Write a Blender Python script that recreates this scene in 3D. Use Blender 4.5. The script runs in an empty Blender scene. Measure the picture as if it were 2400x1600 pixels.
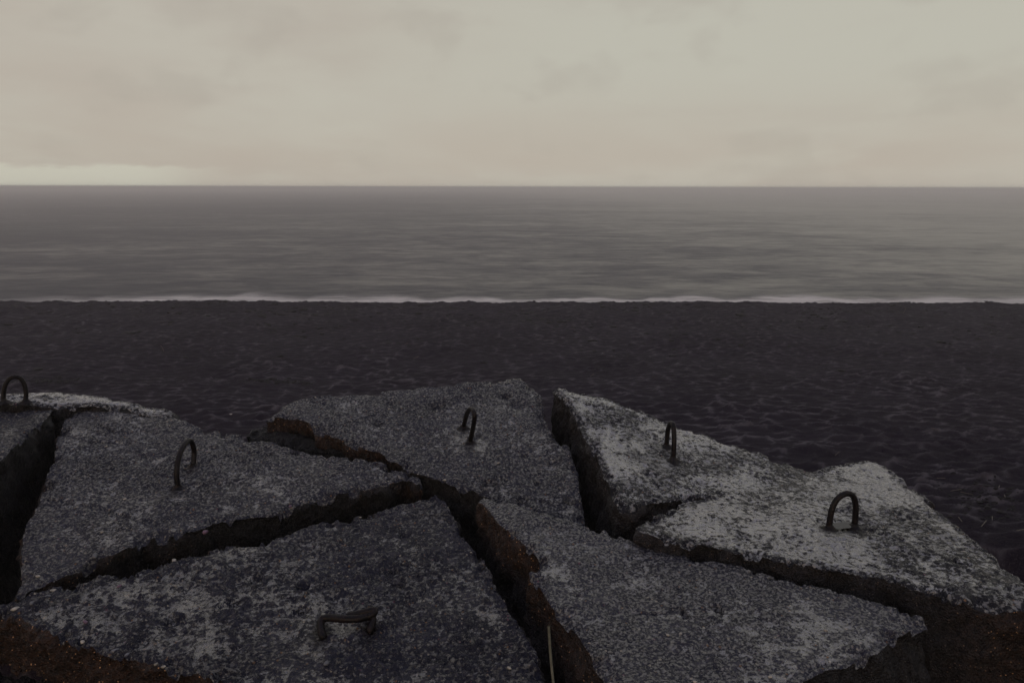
import bpy, math, random
import numpy as np
from mathutils import Vector

S = bpy.context.scene
COL = S.collection
random.seed(7)
rng = np.random.default_rng(11)

# ------------------------------------------------------------------ camera
CZ = 4.6                      # camera height above the sea (sea level z = 0)
F = 1750.0                    # focal length in photograph pixels (2400 wide)
PITCH = math.atan(361.5 / F)
ROLL = math.radians(0.12)
cam_d = bpy.data.cameras.new('camera')
cam_d.sensor_width = 36.0
cam_d.lens = F / 2400.0 * 36.0
cam_d.clip_start = 0.05
cam_d.clip_end = 40000.0
cam = bpy.data.objects.new('camera', cam_d)
COL.objects.link(cam)
cam.location = (0, 0, CZ)
cam.rotation_euler = (math.pi / 2 - PITCH, 0, 0)
cam.rotation_mode = 'XYZ'
bpy.context.view_layer.update()
from mathutils import Matrix
cam.matrix_world = Matrix.Translation((0, 0, CZ)) @ Matrix.Rotation(math.pi / 2 - PITCH, 4, 'X') @ Matrix.Rotation(ROLL, 4, 'Z')
S.camera = cam

# ------------------------------------------------------------------ world: overcast dusk
W = bpy.data.worlds.new('World')
S.world = W
W.use_nodes = True
SUN_EL, SUN_AZ = math.radians(13), math.radians(195)   # azimuth clockwise from +Y: behind the camera


class NT:
    """tiny helper for node trees"""
    def __init__(s, tree):
        s.t = tree
        tree.nodes.clear()

    def n(s, typ, ins=None, **kw):
        nd = s.t.nodes.new(typ)
        for k, v in kw.items():
            setattr(nd, k, v)
        for k, v in (ins or {}).items():
            sock = nd.inputs[k]
            if isinstance(v, bpy.types.NodeSocket):
                s.t.links.new(v, sock)
            else:
                sock.default_value = v
        return nd

    def math(s, op, a, b=0.0, c=0.0, clamp=False):
        nd = s.n('ShaderNodeMath', {0: a, 1: b, 2: c}, operation=op)
        nd.use_clamp = clamp
        return nd.outputs[0]

    def mix(s, f, a, b, blend='MIX'):
        nd = s.n('ShaderNodeMix', data_type='RGBA', blend_type=blend)
        for i, v in ((0, f), (6, a), (7, b)):
            if isinstance(v, bpy.types.NodeSocket):
                s.t.links.new(v, nd.inputs[i])
            else:
                nd.inputs[i].default_value = v if i == 0 else (*v[:3], 1)
        return nd.outputs[2]

    def ramp(s, f, lo, hi, a=0.0, b=1.0, smooth=True):
        nd = s.n('ShaderNodeMapRange', {0: f, 1: lo, 2: hi, 3: a, 4: b})
        nd.interpolation_type = 'SMOOTHSTEP' if smooth else 'LINEAR'
        return nd.outputs[0]

    def noise(s, vec, scale, detail=4, rough=0.55, dist=0.0):
        return s.n('ShaderNodeTexNoise', {'Vector': vec, 'Scale': scale, 'Detail': detail, 'Roughness': rough, 'Distortion': dist}).outputs[0]

    def mapping(s, vec, scale=(1, 1, 1), loc=(0, 0, 0)):
        return s.n('ShaderNodeMapping', {'Vector': vec, 'Scale': scale, 'Location': loc}).outputs[0]


def srgb(r, g, b):
    f = lambda c: (c / 255 / 12.92) if c / 255 <= .04045 else ((c / 255 + .055) / 1.055) ** 2.4
    return (f(r), f(g), f(b))


w = NT(W.node_tree)
tc = w.n('ShaderNodeTexCoord').outputs['Generated']
sep = w.n('ShaderNodeSeparateXYZ', {0: tc})
sx, sy, sz = sep.outputs
# project the direction on a low cloud ceiling so that clouds flatten towards the horizon
den = w.math('ADD', w.math('ABSOLUTE', sz), 0.16)
cx = w.math('DIVIDE', sx, den)
cy = w.math('DIVIDE', sy, den)
cv = w.n('ShaderNodeCombineXYZ', {0: cx, 1: cy, 2: 0.0}).outputs[0]
n1 = w.noise(w.mapping(cv, (0.8, 0.7, 1), (2.3, 0.4, 0)), 1.0, 5, 0.5, 0.3)
n2 = w.noise(w.mapping(cv, (1.1, 0.55, 1), (7.7, 3.1, 2)), 1.0, 4, 0.5, 0.2)
n3 = w.noise(w.mapping(tc, (2.0, 2.0, 9.0), (1.3, 0, 0.4)), 1.0, 5, 0.55, 0.4)
base = w.mix(w.ramp(n1, 0.32, 0.68), srgb(182, 173, 161), srgb(186, 180, 168))
base = w.mix(w.math('MULTIPLY', w.ramp(sz, 0.02, 0.17), w.ramp(sx, -0.5, 0.15)), base, srgb(187, 184, 171))
base = w.mix(w.ramp(n3, 0.42, 0.72, 0, 0.55), base, srgb(175, 165, 154))
base = w.mix(w.ramp(n2, 0.52, 0.78, 0, 0.5), base, srgb(192, 189, 176))
n4 = w.noise(w.mapping(tc, (9.0, 9.0, 15.0), (0.3, 5, 0.4)), 1.0, 3, 0.5, 0.2)
base = w.mix(w.ramp(n4, 0.52, 0.70, 0, 0.34), base, srgb(170, 163, 152))
# unseen sky overhead, toned darker and bluer for slab gloss and cool shadows
base = w.mix(w.ramp(sz, 0.18, 0.90), base, srgb(160, 158, 178))
# pale gap under the cloud base just above the horizon, open to the left
edge = w.math('ADD', 0.012, w.math('MULTIPLY', w.noise(w.mapping(tc, (9, 9, 30)), 2.0, 6, 0.65), 0.028))
gap = w.math('MULTIPLY', w.math('SUBTRACT', 1.0, w.ramp(sz, w.math('SUBTRACT', edge, 0.007), edge)), w.ramp(sx, -0.33, -0.45))
base = w.mix(w.math('MULTIPLY', gap, 0.8), base, srgb(197, 195, 180))
skyt = w.n('ShaderNodeTexSky', sky_type='NISHITA')
skyt.sun_disc = False
skyt.sun_elevation = SUN_EL
skyt.sun_rotation = SUN_AZ
bg1 = w.n('ShaderNodeBackground', {0: base, 1: 1.05})
bg2 = w.n('ShaderNodeBackground', {0: skyt.outputs[0], 1: 0.05})
ms = w.n('ShaderNodeMixShader', {0: 0.05, 1: bg1.outputs[0], 2: bg2.outputs[0]})
w.t.links.new(ms.outputs[0], w.n('ShaderNodeOutputWorld').inputs[0])

# ------------------------------------------------------------------ sun: faint, very soft and warm, standing in for an unseen street lamp behind
sd = bpy.data.lights.new('street_lamp_sun', 'SUN')
sd.energy = 0.5
sd.angle = math.radians(28)
sd.color = (1.0, 0.66, 0.40)
street_lamp_sun = bpy.data.objects.new('street_lamp_sun', sd)
COL.objects.link(street_lamp_sun)
dvec = Vector((math.sin(SUN_AZ) * math.cos(SUN_EL), math.cos(SUN_AZ) * math.cos(SUN_EL), math.sin(SUN_EL)))
street_lamp_sun.rotation_euler = dvec.to_track_quat('Z', 'Y').to_euler()

S.view_settings.view_transform = 'Standard'
S.view_settings.look = 'None'
S.view_settings.exposure = 0.0
S.view_settings.gamma = 1.0
S.view_settings.use_curve_mapping = False
S.render.engine = 'CYCLES'
S.cycles.volume_bounces = 2
S.cycles.use_denoising = True
S.cycles.denoising_prefilter = 'ACCURATE'
S.cycles.denoising_input_passes = 'RGB_ALBEDO_NORMAL'


# ------------------------------------------------------------------ noise (numpy)
def _hash(ix, iy, iz, seed):
    h = ix.astype(np.int32).view(np.uint32) * np.uint32(374761393) + iy.astype(np.int32).view(np.uint32) * np.uint32(668265263)
    h = h + iz.astype(np.int32).view(np.uint32) * np.uint32(2147483647) + np.uint32((seed * 1274126177 + 12345) & 0xffffffff)
    h = (h ^ (h >> np.uint32(13))) * np.uint32(1274126177)
    h = (h ^ (h >> np.uint32(16))) * np.uint32(2246822519)
    h = h ^ (h >> np.uint32(15))
    return (h & np.uint32(0xffffff)).astype(np.float32) / np.float32(0xffffff)


def vn3(x, y, z, seed=0):
    fx, fy, fz = np.floor(x), np.floor(y), np.floor(z)
    tx, ty, tz = x - fx, y - fy, z - fz
    tx, ty, tz = [t * t * (3 - 2 * t) for t in (tx, ty, tz)]
    r = 0
    for i in (0, 1):
        for j in (0, 1):
            for k in (0, 1):
                wgt = (tx if i else 1 - tx) * (ty if j else 1 - ty) * (tz if k else 1 - tz)
                r = r + wgt * _hash(fx + i, fy + j, fz + k, seed)
    return r * 2 - 1


def vn2(x, y, seed=0):
    fx, fy = np.floor(x), np.floor(y)
    tx, ty = x - fx, y - fy
    tx, ty = [t * t * (3 - 2 * t) for t in (tx, ty)]
    z = np.zeros_like(fx)
    r = 0
    for i in (0, 1):
        for j in (0, 1):
            r = r + (tx if i else 1 - tx) * (ty if j else 1 - ty) * _hash(fx + i, fy + j, z, seed)
    return r * 2 - 1


def fbm2(x, y, f, octv=4, gain=0.5, seed=0):
    r = 0
    a = 1.0
    for o in range(octv):
        c, s_ = math.cos(o * 1.1 + .4), math.sin(o * 1.1 + .4)
        r = r + a * vn2((x * c - y * s_) * f + 17.3 * o, (x * s_ + y * c) * f - 9.1 * o, seed + o)
        a *= gain
        f *= 2.03
    return r


def fbm3(x, y, z, f, octv=4, gain=0.5, seed=0):
    r = 0
    a = 1.0
    for o in range(octv):
        r = r + a * vn3(x * f + 5.3 * o, y * f - 3.1 * o, z * f + 1.7 * o, seed + o)
        a *= gain
        f *= 2.03
    return r


def cells(x, y, f, seed=0, jit=0.9):
    """nearest and second nearest feature distance and the id of the nearest"""
    X, Y = x * f, y * f
    ix, iy = np.floor(X), np.floor(Y)
    d1 = np.full(X.shape, 9.0)
    d2 = np.full(X.shape, 9.0)
    idn = np.zeros(X.shape)
    for i in (-1, 0, 1):
        for j in (-1, 0, 1):
            gx, gy = ix + i, iy + j
            z = np.zeros_like(gx)
            px = gx + .5 + (_hash(gx, gy, z, seed) - .5) * jit
            py = gy + .5 + (_hash(gx, gy, z + 1, seed) - .5) * jit
            d = np.hypot(X - px, Y - py)
            m = d < d1
            d2 = np.where(m, d1, np.minimum(d2, d))
            idn = np.where(m, _hash(gx, gy, z + 2, seed), idn)
            d1 = np.where(m, d, d1)
    return d1, d2, idn


def sstep(a, b, x):
    t = np.clip((x - a) / (b - a), 0, 1)
    return t * t * (3 - 2 * t)


# ------------------------------------------------------------------ where a point seen in the photograph stands
CP, SP_ = math.cos(PITCH), math.sin(PITCH)
CR, SR = math.cos(ROLL), math.sin(ROLL)


def ray(px, py):
    u, v = (px - 1200) / F, (800 - py) / F
    u, v = u * CR - v * SR, u * SR + v * CR
    return np.array([u, CP + v * SP_, -SP_ + v * CP])


def on_surface(px, py, hf):
    """first point of the sight ray on the surface z = CZ + hf(x, y)"""
    d = ray(px, py)
    t = 1.2 / -d[2]
    for _ in range(40):
        z = hf(np.array([d[0] * t]), np.array([d[1] * t]))
        z = float(np.ravel(z)[0])
        t = 0.5 * t + 0.5 * (z / d[2])
    return np.array([d[0] * t, d[1] * t, d[2] * t + CZ])


def on_plane(px, py, p0, n):
    d = ray(px, py)
    c = np.array([0, 0, CZ])
    t = np.dot(p0 - c, n) / np.dot(d, n)
    return c + d * t


# ------------------------------------------------------------------ objects
def mesh_obj(name, verts, faces, mat, parent=None, smooth=True, loc=(0, 0, 0)):
    me = bpy.data.meshes.new(name)
    v = np.asarray(verts, dtype=np.float32) - np.asarray(loc, dtype=np.float32)
    if isinstance(faces, np.ndarray):
        n, k = faces.shape
        me.vertices.add(len(v))
        me.vertices.foreach_set('co', v.ravel())
        me.loops.add(n * k)
        me.loops.foreach_set('vertex_index', faces.ravel().astype(np.int32))
        me.polygons.add(n)
        me.polygons.foreach_set('loop_start', np.arange(0, n * k, k, dtype=np.int32))
        me.polygons.foreach_set('loop_total', np.full(n, k, dtype=np.int32))
        me.update(calc_edges=True)
    else:
        me.from_pydata([tuple(map(float, q)) for q in v], [], faces)
        me.update()
    me.polygons.foreach_set('use_smooth', [smooth] * len(me.polygons))
    me.materials.append(mat)
    o = bpy.data.objects.new(name, me)
    COL.objects.link(o)
    if parent is not None:
        o.parent = parent
        o.location = Vector(loc) - parent.location
    else:
        o.location = loc
    return o


def empty(name, loc):
    o = bpy.data.objects.new(name, None)
    COL.objects.link(o)
    o.location = loc
    o.empty_display_size = 0.1
    return o


def tag(o, label=None, cat=None, group=None, kind=None):
    for k, v in (('label', label), ('category', cat), ('group', group), ('kind', kind)):
        if v:
            o[k] = v
    return o


# ------------------------------------------------------------------ materials
def new_mat(name):
    m = bpy.data.materials.new(name)
    m.use_nodes = True
    return m, NT(m.node_tree)


def out(nt, sh):
    nt.t.links.new(sh, nt.n('ShaderNodeOutputMaterial').inputs[0])


def mat_concrete(name, tone=1.0, grit=1.0, speck=0.5, rough=0.30, pale=0.3, cior=1.6, cover=0.5, mark=60.0, t_wave=1.0, patch=0.2):
    """worn wet concrete: cement and stones under a film of rain, sky sheen and dark facets painted in"""
    m, t = new_mat(name)
    P = t.n('ShaderNodeNewGeometry').outputs['Position']
    film = t.n('ShaderNodeAttribute', attribute_name='film').outputs['Fac']
    a = t.noise(P, 4.5, 6, 0.6)
    b = t.noise(P, 34, 6, 0.7)
    c = t.noise(P, 140, 4, 0.65)
    big = t.noise(t.mapping(P, (1, 1, 1), (5.1, 2.7, 0)), 3.0, 5, 0.62)
    # skin: flat cement, its pale sheen painted in against dark holes and facets
    mk = t.noise(t.mapping(P, (1, 1, 1), (1.7, 0.3, 0)), mark, 5, 0.68)
    thr = t.math('ADD', 0.60 - 0.22 * cover, t.math('MULTIPLY', t.math('SUBTRACT', 0.5, big), patch))
    thr = t.math('SUBTRACT', thr, t.math('MULTIPLY', t.math('SUBTRACT', film, 0.5), 0.10))
    loop_reflection = t.n('ShaderNodeAttribute', attribute_name='loop_reflection').outputs['Fac']
    loop_reflection = t.math('MULTIPLY', loop_reflection, t.ramp(t.noise(P, 75, 4, 0.7), 0.36, 0.50, 0.1, 1.0))
    skin_sheen = t.ramp(mk, t.math('SUBTRACT', thr, 0.02), t.math('ADD', thr, 0.075))
    skin_sheen = t.math('MULTIPLY', skin_sheen, t.math('SUBTRACT', 1.0, loop_reflection))
    k = tone
    dk = t.mix(t.ramp(a, 0.32, 0.68), (.006 * k, .0065 * k, .013 * k), (.015 * k, .016 * k, .027 * k))
    dk = t.mix(t.ramp(b, 0.50, 0.66, 0, 0.7), dk, (.045 * k, .044 * k, .056 * k))
    lt = t.mix(t.ramp(c, 0.36, 0.62), (.030, .030, .034), (.150 * pale + .04, .140 * pale + .04, .128 * pale + .04))
    col = t.mix(skin_sheen, dk, lt)
    col = t.mix(t.ramp(c, 0.60, 0.68, 0, 0.7), col, (.26, .235, .215))  # fine wet glints painted into the colour
    v = t.n('ShaderNodeTexVoronoi', {'Vector': P, 'Scale': 95.0, 'Randomness': 1.0})
    idc = t.n('ShaderNodeSeparateColor', {0: v.outputs['Color']})
    pick = t.math('MULTIPLY', t.ramp(idc.outputs[0], 0.972 - 0.03 * speck, 0.98 - 0.03 * speck), t.ramp(v.outputs['Distance'], 0.42, 0.30))
    scol = t.mix(t.ramp(idc.outputs[1], 0.80, 0.85), (.34, .31, .26), (.14, .055, .085))
    scol = t.mix(t.ramp(idc.outputs[2], 0.55, 0.6), scol, (.19, .11, .06))
    col = t.mix(t.math('MULTIPLY', pick, 0.9), col, scol)
    col = t.mix(t.math('MULTIPLY', loop_reflection, 0.85), col, (.009, .006, .006))  # dark reflections of the steel loops painted below their feet
    h = t.math('ADD', t.math('MULTIPLY', b, 0.7), t.math('MULTIPLY', c, 0.45))
    h = t.math('ADD', h, t.math('MULTIPLY', skin_sheen, 0.30))
    bmp = t.n('ShaderNodeBump', {'Strength': 1.0, 'Distance': 0.018 * grit, 'Height': h}).outputs[0]
    b2 = t.noise(t.mapping(P, (1, 1, 1), (0.9, 4.3, 0)), 52, 3, 0.6)
    fb = t.n('ShaderNodeBump', {'Strength': 1.0, 'Distance': 0.013 * grit * t_wave, 'Height': t.math('ADD', b2, t.math('MULTIPLY', c, 0.22))}).outputs[0]
    p = t.n('ShaderNodeBsdfPrincipled', {'Base Color': col, 'Roughness': rough, 'IOR': 1.45, 'Normal': bmp,
                                         'Specular IOR Level': t.ramp(skin_sheen, 0, 1, 0.22, 0.6),
                                         'Coat Weight': t.math('MULTIPLY', skin_sheen, t.ramp(film, 0, 1, 0.55, 1.0)),
                                         'Coat Roughness': t.ramp(film, 0, 1, 0.32, 0.10), 'Coat IOR': cior, 'Coat Normal': fb})
    out(t, p.outputs[0])
    return m


def mat_broken(name, rust=0.5, tone=1.0):
    """fracture faces: dark wet stone with rust brown soaking down from the reinforcement"""
    m, t = new_mat(name)
    P = t.n('ShaderNodeNewGeometry').outputs['Position']
    att = t.n('ShaderNodeAttribute', attribute_name='rust').outputs['Fac']
    a = t.noise(P, 7, 6, 0.65)
    b = t.noise(P, 60, 5, 0.65)
    k = tone
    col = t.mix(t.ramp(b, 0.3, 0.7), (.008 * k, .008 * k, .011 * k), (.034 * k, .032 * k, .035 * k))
    rc = t.mix(t.ramp(b, 0.35, 0.68), (.009, .006, .006), (.046, .024, .016))
    f = t.math('MULTIPLY', att, t.ramp(a, 0.60 - 0.4 * rust, 0.78 - 0.4 * rust), clamp=True)
    col = t.mix(f, col, rc)
    v = t.n('ShaderNodeTexVoronoi', {'Vector': P, 'Scale': 165.0})
    idc = t.n('ShaderNodeSeparateColor', {0: v.outputs['Color']})
    pk = t.math('MULTIPLY', t.ramp(idc.outputs[0], 0.945, 0.955), t.ramp(v.outputs['Distance'], 0.4, 0.3))
    col = t.mix(t.math('MULTIPLY', pk, 0.9), col, t.mix(f, (.07, .066, .066), (.60, .34, .18)))  # orange glints of the warm light painted as bright grains
    h = t.math('ADD', b, t.math('MULTIPLY', t.noise(P, 220, 3, 0.6), 0.4))
    h = t.math('SUBTRACT', h, t.math('MULTIPLY', v.outputs['Distance'], 0.5))
    bmp = t.n('ShaderNodeBump', {'Strength': 1.0, 'Distance': 0.012, 'Height': h}).outputs[0]
    p = t.n('ShaderNodeBsdfPrincipled', {'Base Color': col, 'Roughness': 0.38, 'IOR': 1.45, 'Specular IOR Level': 0.3, 'Normal': bmp})
    out(t, p.outputs[0])
    return m


def mat_sand():
    m, t = new_mat('black_sand')
    P = t.n('ShaderNodeNewGeometry').outputs['Position']
    att = t.n('ShaderNodeAttribute', attribute_name='crest').outputs['Fac']
    a = t.noise(P, 0.5, 5, 0.6)
    g = t.noise(P, 240, 2, 0.7)
    g2 = t.noise(P, 34, 4, 0.7)
    col = t.mix(t.ramp(a, 0.3, 0.7), (.012, .0085, .015), (.019, .0145, .023))
    # light on the dimple crests and shade in the hollows put into the colour
    col = t.mix(t.math('MULTIPLY', att, 0.9), col, (.118, .108, .118))
    col = t.mix(t.ramp(g2, 0.52, 0.72, 0, 0.5), col, (.014, .011, .017))
    col = t.mix(t.ramp(t.noise(P, 90, 3, 0.75), 0.56, 0.68, 0, 0.5), col, (.075, .066, .076))
    sepn = t.n('ShaderNodeSeparateXYZ', {0: P})
    wetl = t.ramp(t.math('ADD', sepn.outputs[2], t.math('MULTIPLY', t.noise(P, 0.6, 4), 0.4)), 0.75, 0.45)
    col = t.mix(wetl, col, (.02, .019, .022))
    h = t.math('ADD', t.math('MULTIPLY', g2, 1.0), t.math('MULTIPLY', g, 0.3))
    bmp = t.n('ShaderNodeBump', {'Strength': 0.8, 'Distance': 0.03, 'Height': h}).outputs[0]
    p = t.n('ShaderNodeBsdfPrincipled', {'Base Color': col, 'Roughness': t.ramp(wetl, 0, 1, 0.85, 0.3), 'IOR': 1.4, 'Specular IOR Level': 0.1, 'Normal': bmp})
    out(t, p.outputs[0])
    return m


def mat_sea():
    m, t = new_mat('sea_water')
    P = t.n('ShaderNodeNewGeometry').outputs['Position']
    X = t.n('ShaderNodeSeparateXYZ', {0: P}).outputs[0]
    a = t.noise(t.mapping(P, (0.22, 0.34, 1)), 1.0, 7, 0.66, 0.6)
    a2 = t.noise(t.mapping(P, (0.05, 0.10, 1), (9, 4, 0)), 1.0, 7, 0.66, 0.5)
    b = t.noise(t.mapping(P, (0.014, 0.022, 1), (4, 2, 0)), 1.0, 5, 0.6, 0.3)
    c = t.noise(t.mapping(P, (0.7, 1.9, 1)), 1.0, 4, 0.6)
    c2 = t.noise(t.mapping(P, (0.55, 1.1, 1), (2, 7, 0)), 1.0, 5, 0.7, 0.4)
    mixn = t.math('ADD', t.math('ADD', t.math('MULTIPLY', a, 0.30), t.math('MULTIPLY', a2, 0.26)), t.math('ADD', t.math('MULTIPLY', b, 0.20), t.math('MULTIPLY', c2, 0.24)))
    # brighter haze and sky sheen on the right painted as paler water
    mixn = t.math('ADD', mixn, t.ramp(X, -55, 75, -0.085, 0.085))
    col = t.mix(t.ramp(mixn, 0.40, 0.62), (.005, .006, .019), (.085, .078, .068))
    h = t.math('ADD', a, t.math('MULTIPLY', c, 0.3))
    bmp = t.n('ShaderNodeBump', {'Strength': 0.35, 'Distance': 0.3, 'Height': h}).outputs[0]
    rr = t.ramp(mixn, 0.38, 0.64, 0.50, 0.28)
    p = t.n('ShaderNodeBsdfPrincipled', {'Base Color': col, 'Roughness': rr, 'IOR': 1.33, 'Specular IOR Level': t.ramp(mixn, 0.38, 0.60, 0.33, 0.5), 'Normal': bmp})
    out(t, p.outputs[0])
    return m


def mat_foam():
    m, t = new_mat('surf_foam')
    P = t.n('ShaderNodeNewGeometry').outputs['Position']
    d = t.n('ShaderNodeAttribute', attribute_name='foam_amount').outputs['Fac']
    n = t.noise(t.mapping(P, (0.5, 1.3, 1)), 1.0, 6, 0.65, 0.6)
    f = t.math('MULTIPLY', d, t.ramp(n, 0.22, 0.62, 0.35, 1.0), clamp=True)
    p = t.n('ShaderNodeBsdfPrincipled', {'Base Color': (.60, .57, .53, 1), 'Roughness': 0.7})
    tr = t.n('ShaderNodeBsdfTransparent')
    ms_ = t.n('ShaderNodeMixShader', {0: f, 1: tr.outputs[0], 2: p.outputs[0]})
    out(t, ms_.outputs[0])
    return m


def mat_rebar():
    m, t = new_mat('rusted_steel')
    P = t.n('ShaderNodeNewGeometry').outputs['Position']
    a = t.noise(P, 60, 5, 0.65)
    b = t.noise(P, 300, 3, 0.6)
    col = t.mix(t.ramp(a, 0.4, 0.62), (.003, .003, .004), (.011, .007, .007))
    col = t.mix(t.ramp(b, 0.66, 0.74, 0, 0.5), col, (.05, .024, .015))
    bmp = t.n('ShaderNodeBump', {'Strength': 0.5, 'Distance': 0.002, 'Height': t.math('ADD', a, t.math('MULTIPLY', b, 0.4))}).outputs[0]
    p = t.n('ShaderNodeBsdfPrincipled', {'Base Color': col, 'Roughness': 0.42, 'Metallic': 0.0, 'IOR': 1.4, 'Specular IOR Level': 0.22, 'Normal': bmp})
    out(t, p.outputs[0])
    return m


def mat_plain(name, c, rough=0.6, var=0.4, scale=60):
    m, t = new_mat(name)
    P = t.n('ShaderNodeNewGeometry').outputs['Position']
    col = t.mix(t.ramp(t.noise(P, scale, 4), 0.3, 0.7), tuple(q * (1 - var) for q in c), tuple(q * (1 + var) for q in c))
    p = t.n('ShaderNodeBsdfPrincipled', {'Base Color': col, 'Roughness': rough})
    out(t, p.outputs[0])
    return m


M_SAND, M_SEA, M_FOAM, M_REBAR = mat_sand(), mat_sea(), mat_foam(), mat_rebar()
M_WHITE = mat_plain('pale_quartz', (.27, .25, .215), 0.5, 0.5)
M_PINK = mat_plain('mauve_stone', (.11, .060, .095), 0.5, 0.3)
M_GREY = mat_plain('grey_stone', (.085, .088, .098), 0.4, 0.4)
M_STRAW = mat_plain('dry_straw', (.085, .066, .052), 0.6, 0.4)
M_STEM = mat_plain('pale_stem', (.085, .085, .065), 0.6, 0.3)
M_WRACK = mat_plain('black_seaweed', (.007, .006, .007), 0.95, 0.5)
M_SHELL = mat_plain('shell', (.42, .38, .34), 0.5, 0.15)
m_, t_ = new_mat('clear_water')
out(t_, t_.n('ShaderNodeBsdfPrincipled', {'Base Color': (.03, .03, .032, 1), 'Roughness': 0.04, 'IOR': 1.33}).outputs[0])
M_WATER = m_

# ------------------------------------------------------------------ the beach
PROFILE = np.array([(-60, -1.6), (0.0, -2.6), (2.2, -2.5), (3.0, -1.75), (4.2, -2.02), (5.5, -2.28), (7.9, -2.62), (10.8, -2.86), (11.6, -2.96), (13.5, -3.10),
                    (17, -3.24), (20.0, -3.33), (22.0, -3.37), (24, -3.75), (27, -4.32), (30, -4.78), (34, -5.2), (60, -8), (90, -10)])


def beach_h(x, y, detail=True):
    b = np.interp(y + 0.15 * fbm2(x, y * 0, 0.25, 2, seed=5), PROFILE[:, 0], PROFILE[:, 1])
    # hollow under the heap of slabs
    pit = sstep(4.0, 3.2, y) * sstep(2.1, 1.4, x - 0.25 * y) + sstep(2.4, 2.0, y) * 0
    b = np.where(True, b - np.clip(pit, 0, 1) * np.clip(b + 2.7, 0, 2), b)
    # low scarp where the near sand steps down towards the flat
    b = b + 0.05 * fbm2(x, y, 0.3, 3, seed=9) * sstep(3, 8, y) * (1 - 0.75 * sstep(15, 20, y))
    crest = np.zeros_like(b)
    if detail:
        wx = x + 0.05 * fbm2(x, y, 2.1, 3, seed=21)
        wy = y + 0.04 * fbm2(x, y, 2.1, 3, seed=31)
        near = sstep(12.5, 10.5, y + 0.5 * vn2(x * .4, y * .4, 3))
        d1, d2, idn = cells(wx * 0.95, wy * 1.45, 3.6, seed=4, jit=0.9)
        e1, e2, ide = cells(wx * 0.8 + 31, wy * 1.5 + 7, 6.3, seed=8, jit=1.0)
        bowl = np.clip(d1, 0, 1.0) ** 1.7 * (0.5 + idn)
        bowl2 = np.clip(e1, 0, 1.0) ** 1.6 * (0.5 + ide)
        amp = (0.060 + 0.020 * near) * sstep(26, 22, y) * (0.65 + 0.5 * vn2(x * .7, y * .7, 12))
        b = b + amp * bowl + 0.18 * amp * bowl2 + 0.010 * fbm2(x, y, 8, 4, 0.6, seed=41)
        crest = np.exp(-((d2 - d1) / 0.13) ** 2) * sstep(0.3, 0.7, d1) * (0.75 + 0.35 * near) + 0.40 * np.clip(d1, 0, 1) ** 3
        crest = crest * (0.75 + 0.5 * vn2(x * 1.7, y * 1.7, 15)) * sstep(26, 19, y) * (0.8 + 0.5 * vn2(x * 11, y * 11, 16))
        # lumps of the trampled berm crest
        lum = np.clip(fbm2(x, y * 1.4, 1.6, 4, 0.55, seed=51), 0, 2) * sstep(16, 21, y) * sstep(25, 22.5, y)
        b = b + 0.035 * lum
        b = b + 0.035 * np.clip(fbm2(x, y, 0.9, 3, seed=61), -1, 1) * sstep(6, 12, y) * (1 - 0.6 * sstep(17, 21, y))
    return b, crest


def build_beach():
    ys = np.concatenate([np.linspace(-40, 0, 12)[:-1], np.linspace(0, 2.8, 24)[:-1],
                         2.8 * (25.5 / 2.8) ** np.linspace(0, 1, 730), np.linspace(25.5, 80, 40)[1:]])
    tt = np.linspace(-1, 1, 680)
    tt = tt * 0.86 + 0.14 * tt ** 5
    wdt = 4.5 + 0.78 * np.clip(ys, 0, None)
    wdt = np.where(ys > 25.5, wdt, wdt)
    X = tt[None, :] * wdt[:, None]
    Y = np.repeat(ys[:, None], len(tt), 1)
    shp = X.shape
    z, cr = beach_h(X.ravel(), Y.ravel())
    V = np.stack([X.ravel(), Y.ravel(), z + CZ], 1)
    r, c = shp
    i = (np.arange(r - 1)[:, None] * c + np.arange(c - 1)[None, :]).ravel()
    Fc = np.stack([i, i + 1, i + c + 1, i + c], 1)
    o = mesh_obj('sand', V, Fc, M_SAND)
    at = o.data.attributes.new('crest', 'FLOAT', 'POINT')
    at.data.foreach_set('value', np.clip(cr, 0, 1).astype(np.float32))
    tag(o, 'dimpled black sand beach rising from the sea to the slabs', kind='structure')
    # the same beach farther along the shore, both ways
    xs = np.concatenate([-np.geomspace(23, 3000, 40)[::-1], [0], np.geomspace(23, 3000, 40)])
    y2 = np.array([-40, -10, 0, 3, 6, 10, 14, 18, 22, 26, 30, 36, 60, 90.])
    X, Y = np.meshgrid(xs, y2)
    z, _ = beach_h(X.ravel(), Y.ravel(), False)
    inner = sstep(1.0, 0.9, np.abs(X.ravel()) / (4.5 + 0.78 * np.clip(Y.ravel(), 0, None)))
    V = np.stack([X.ravel(), Y.ravel(), z + CZ - 0.06 - 0.5 * inner], 1)
    r, c = X.shape
    i = (np.arange(r - 1)[:, None] * c + np.arange(c - 1)[None, :]).ravel()
    Fc = np.stack([i, i + 1, i + c + 1, i + c], 1)
    o = mesh_obj('shore', V, Fc, M_SAND)
    tag(o, 'dark sand shore running on beyond the frame', kind='structure')


build_beach()

# ------------------------------------------------------------------ the sea
R_ = 9000
ys = np.concatenate([[24], np.geomspace(28, R_, 90)])
xs = np.concatenate([-np.geomspace(5, R_, 40)[::-1], [0], np.geomspace(5, R_, 40)])
X, Y = np.meshgrid(xs, ys)
V = np.stack([X.ravel(), Y.ravel(), np.zeros(X.size)], 1)
r, c = X.shape
i = (np.arange(r - 1)[:, None] * c + np.arange(c - 1)[None, :]).ravel()
sea = mesh_obj('sea', V, np.stack([i, i + 1, i + c + 1, i + c], 1), M_SEA)
tag(sea, 'calm grey sea smoothed to faint streaks', kind='structure')

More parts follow.
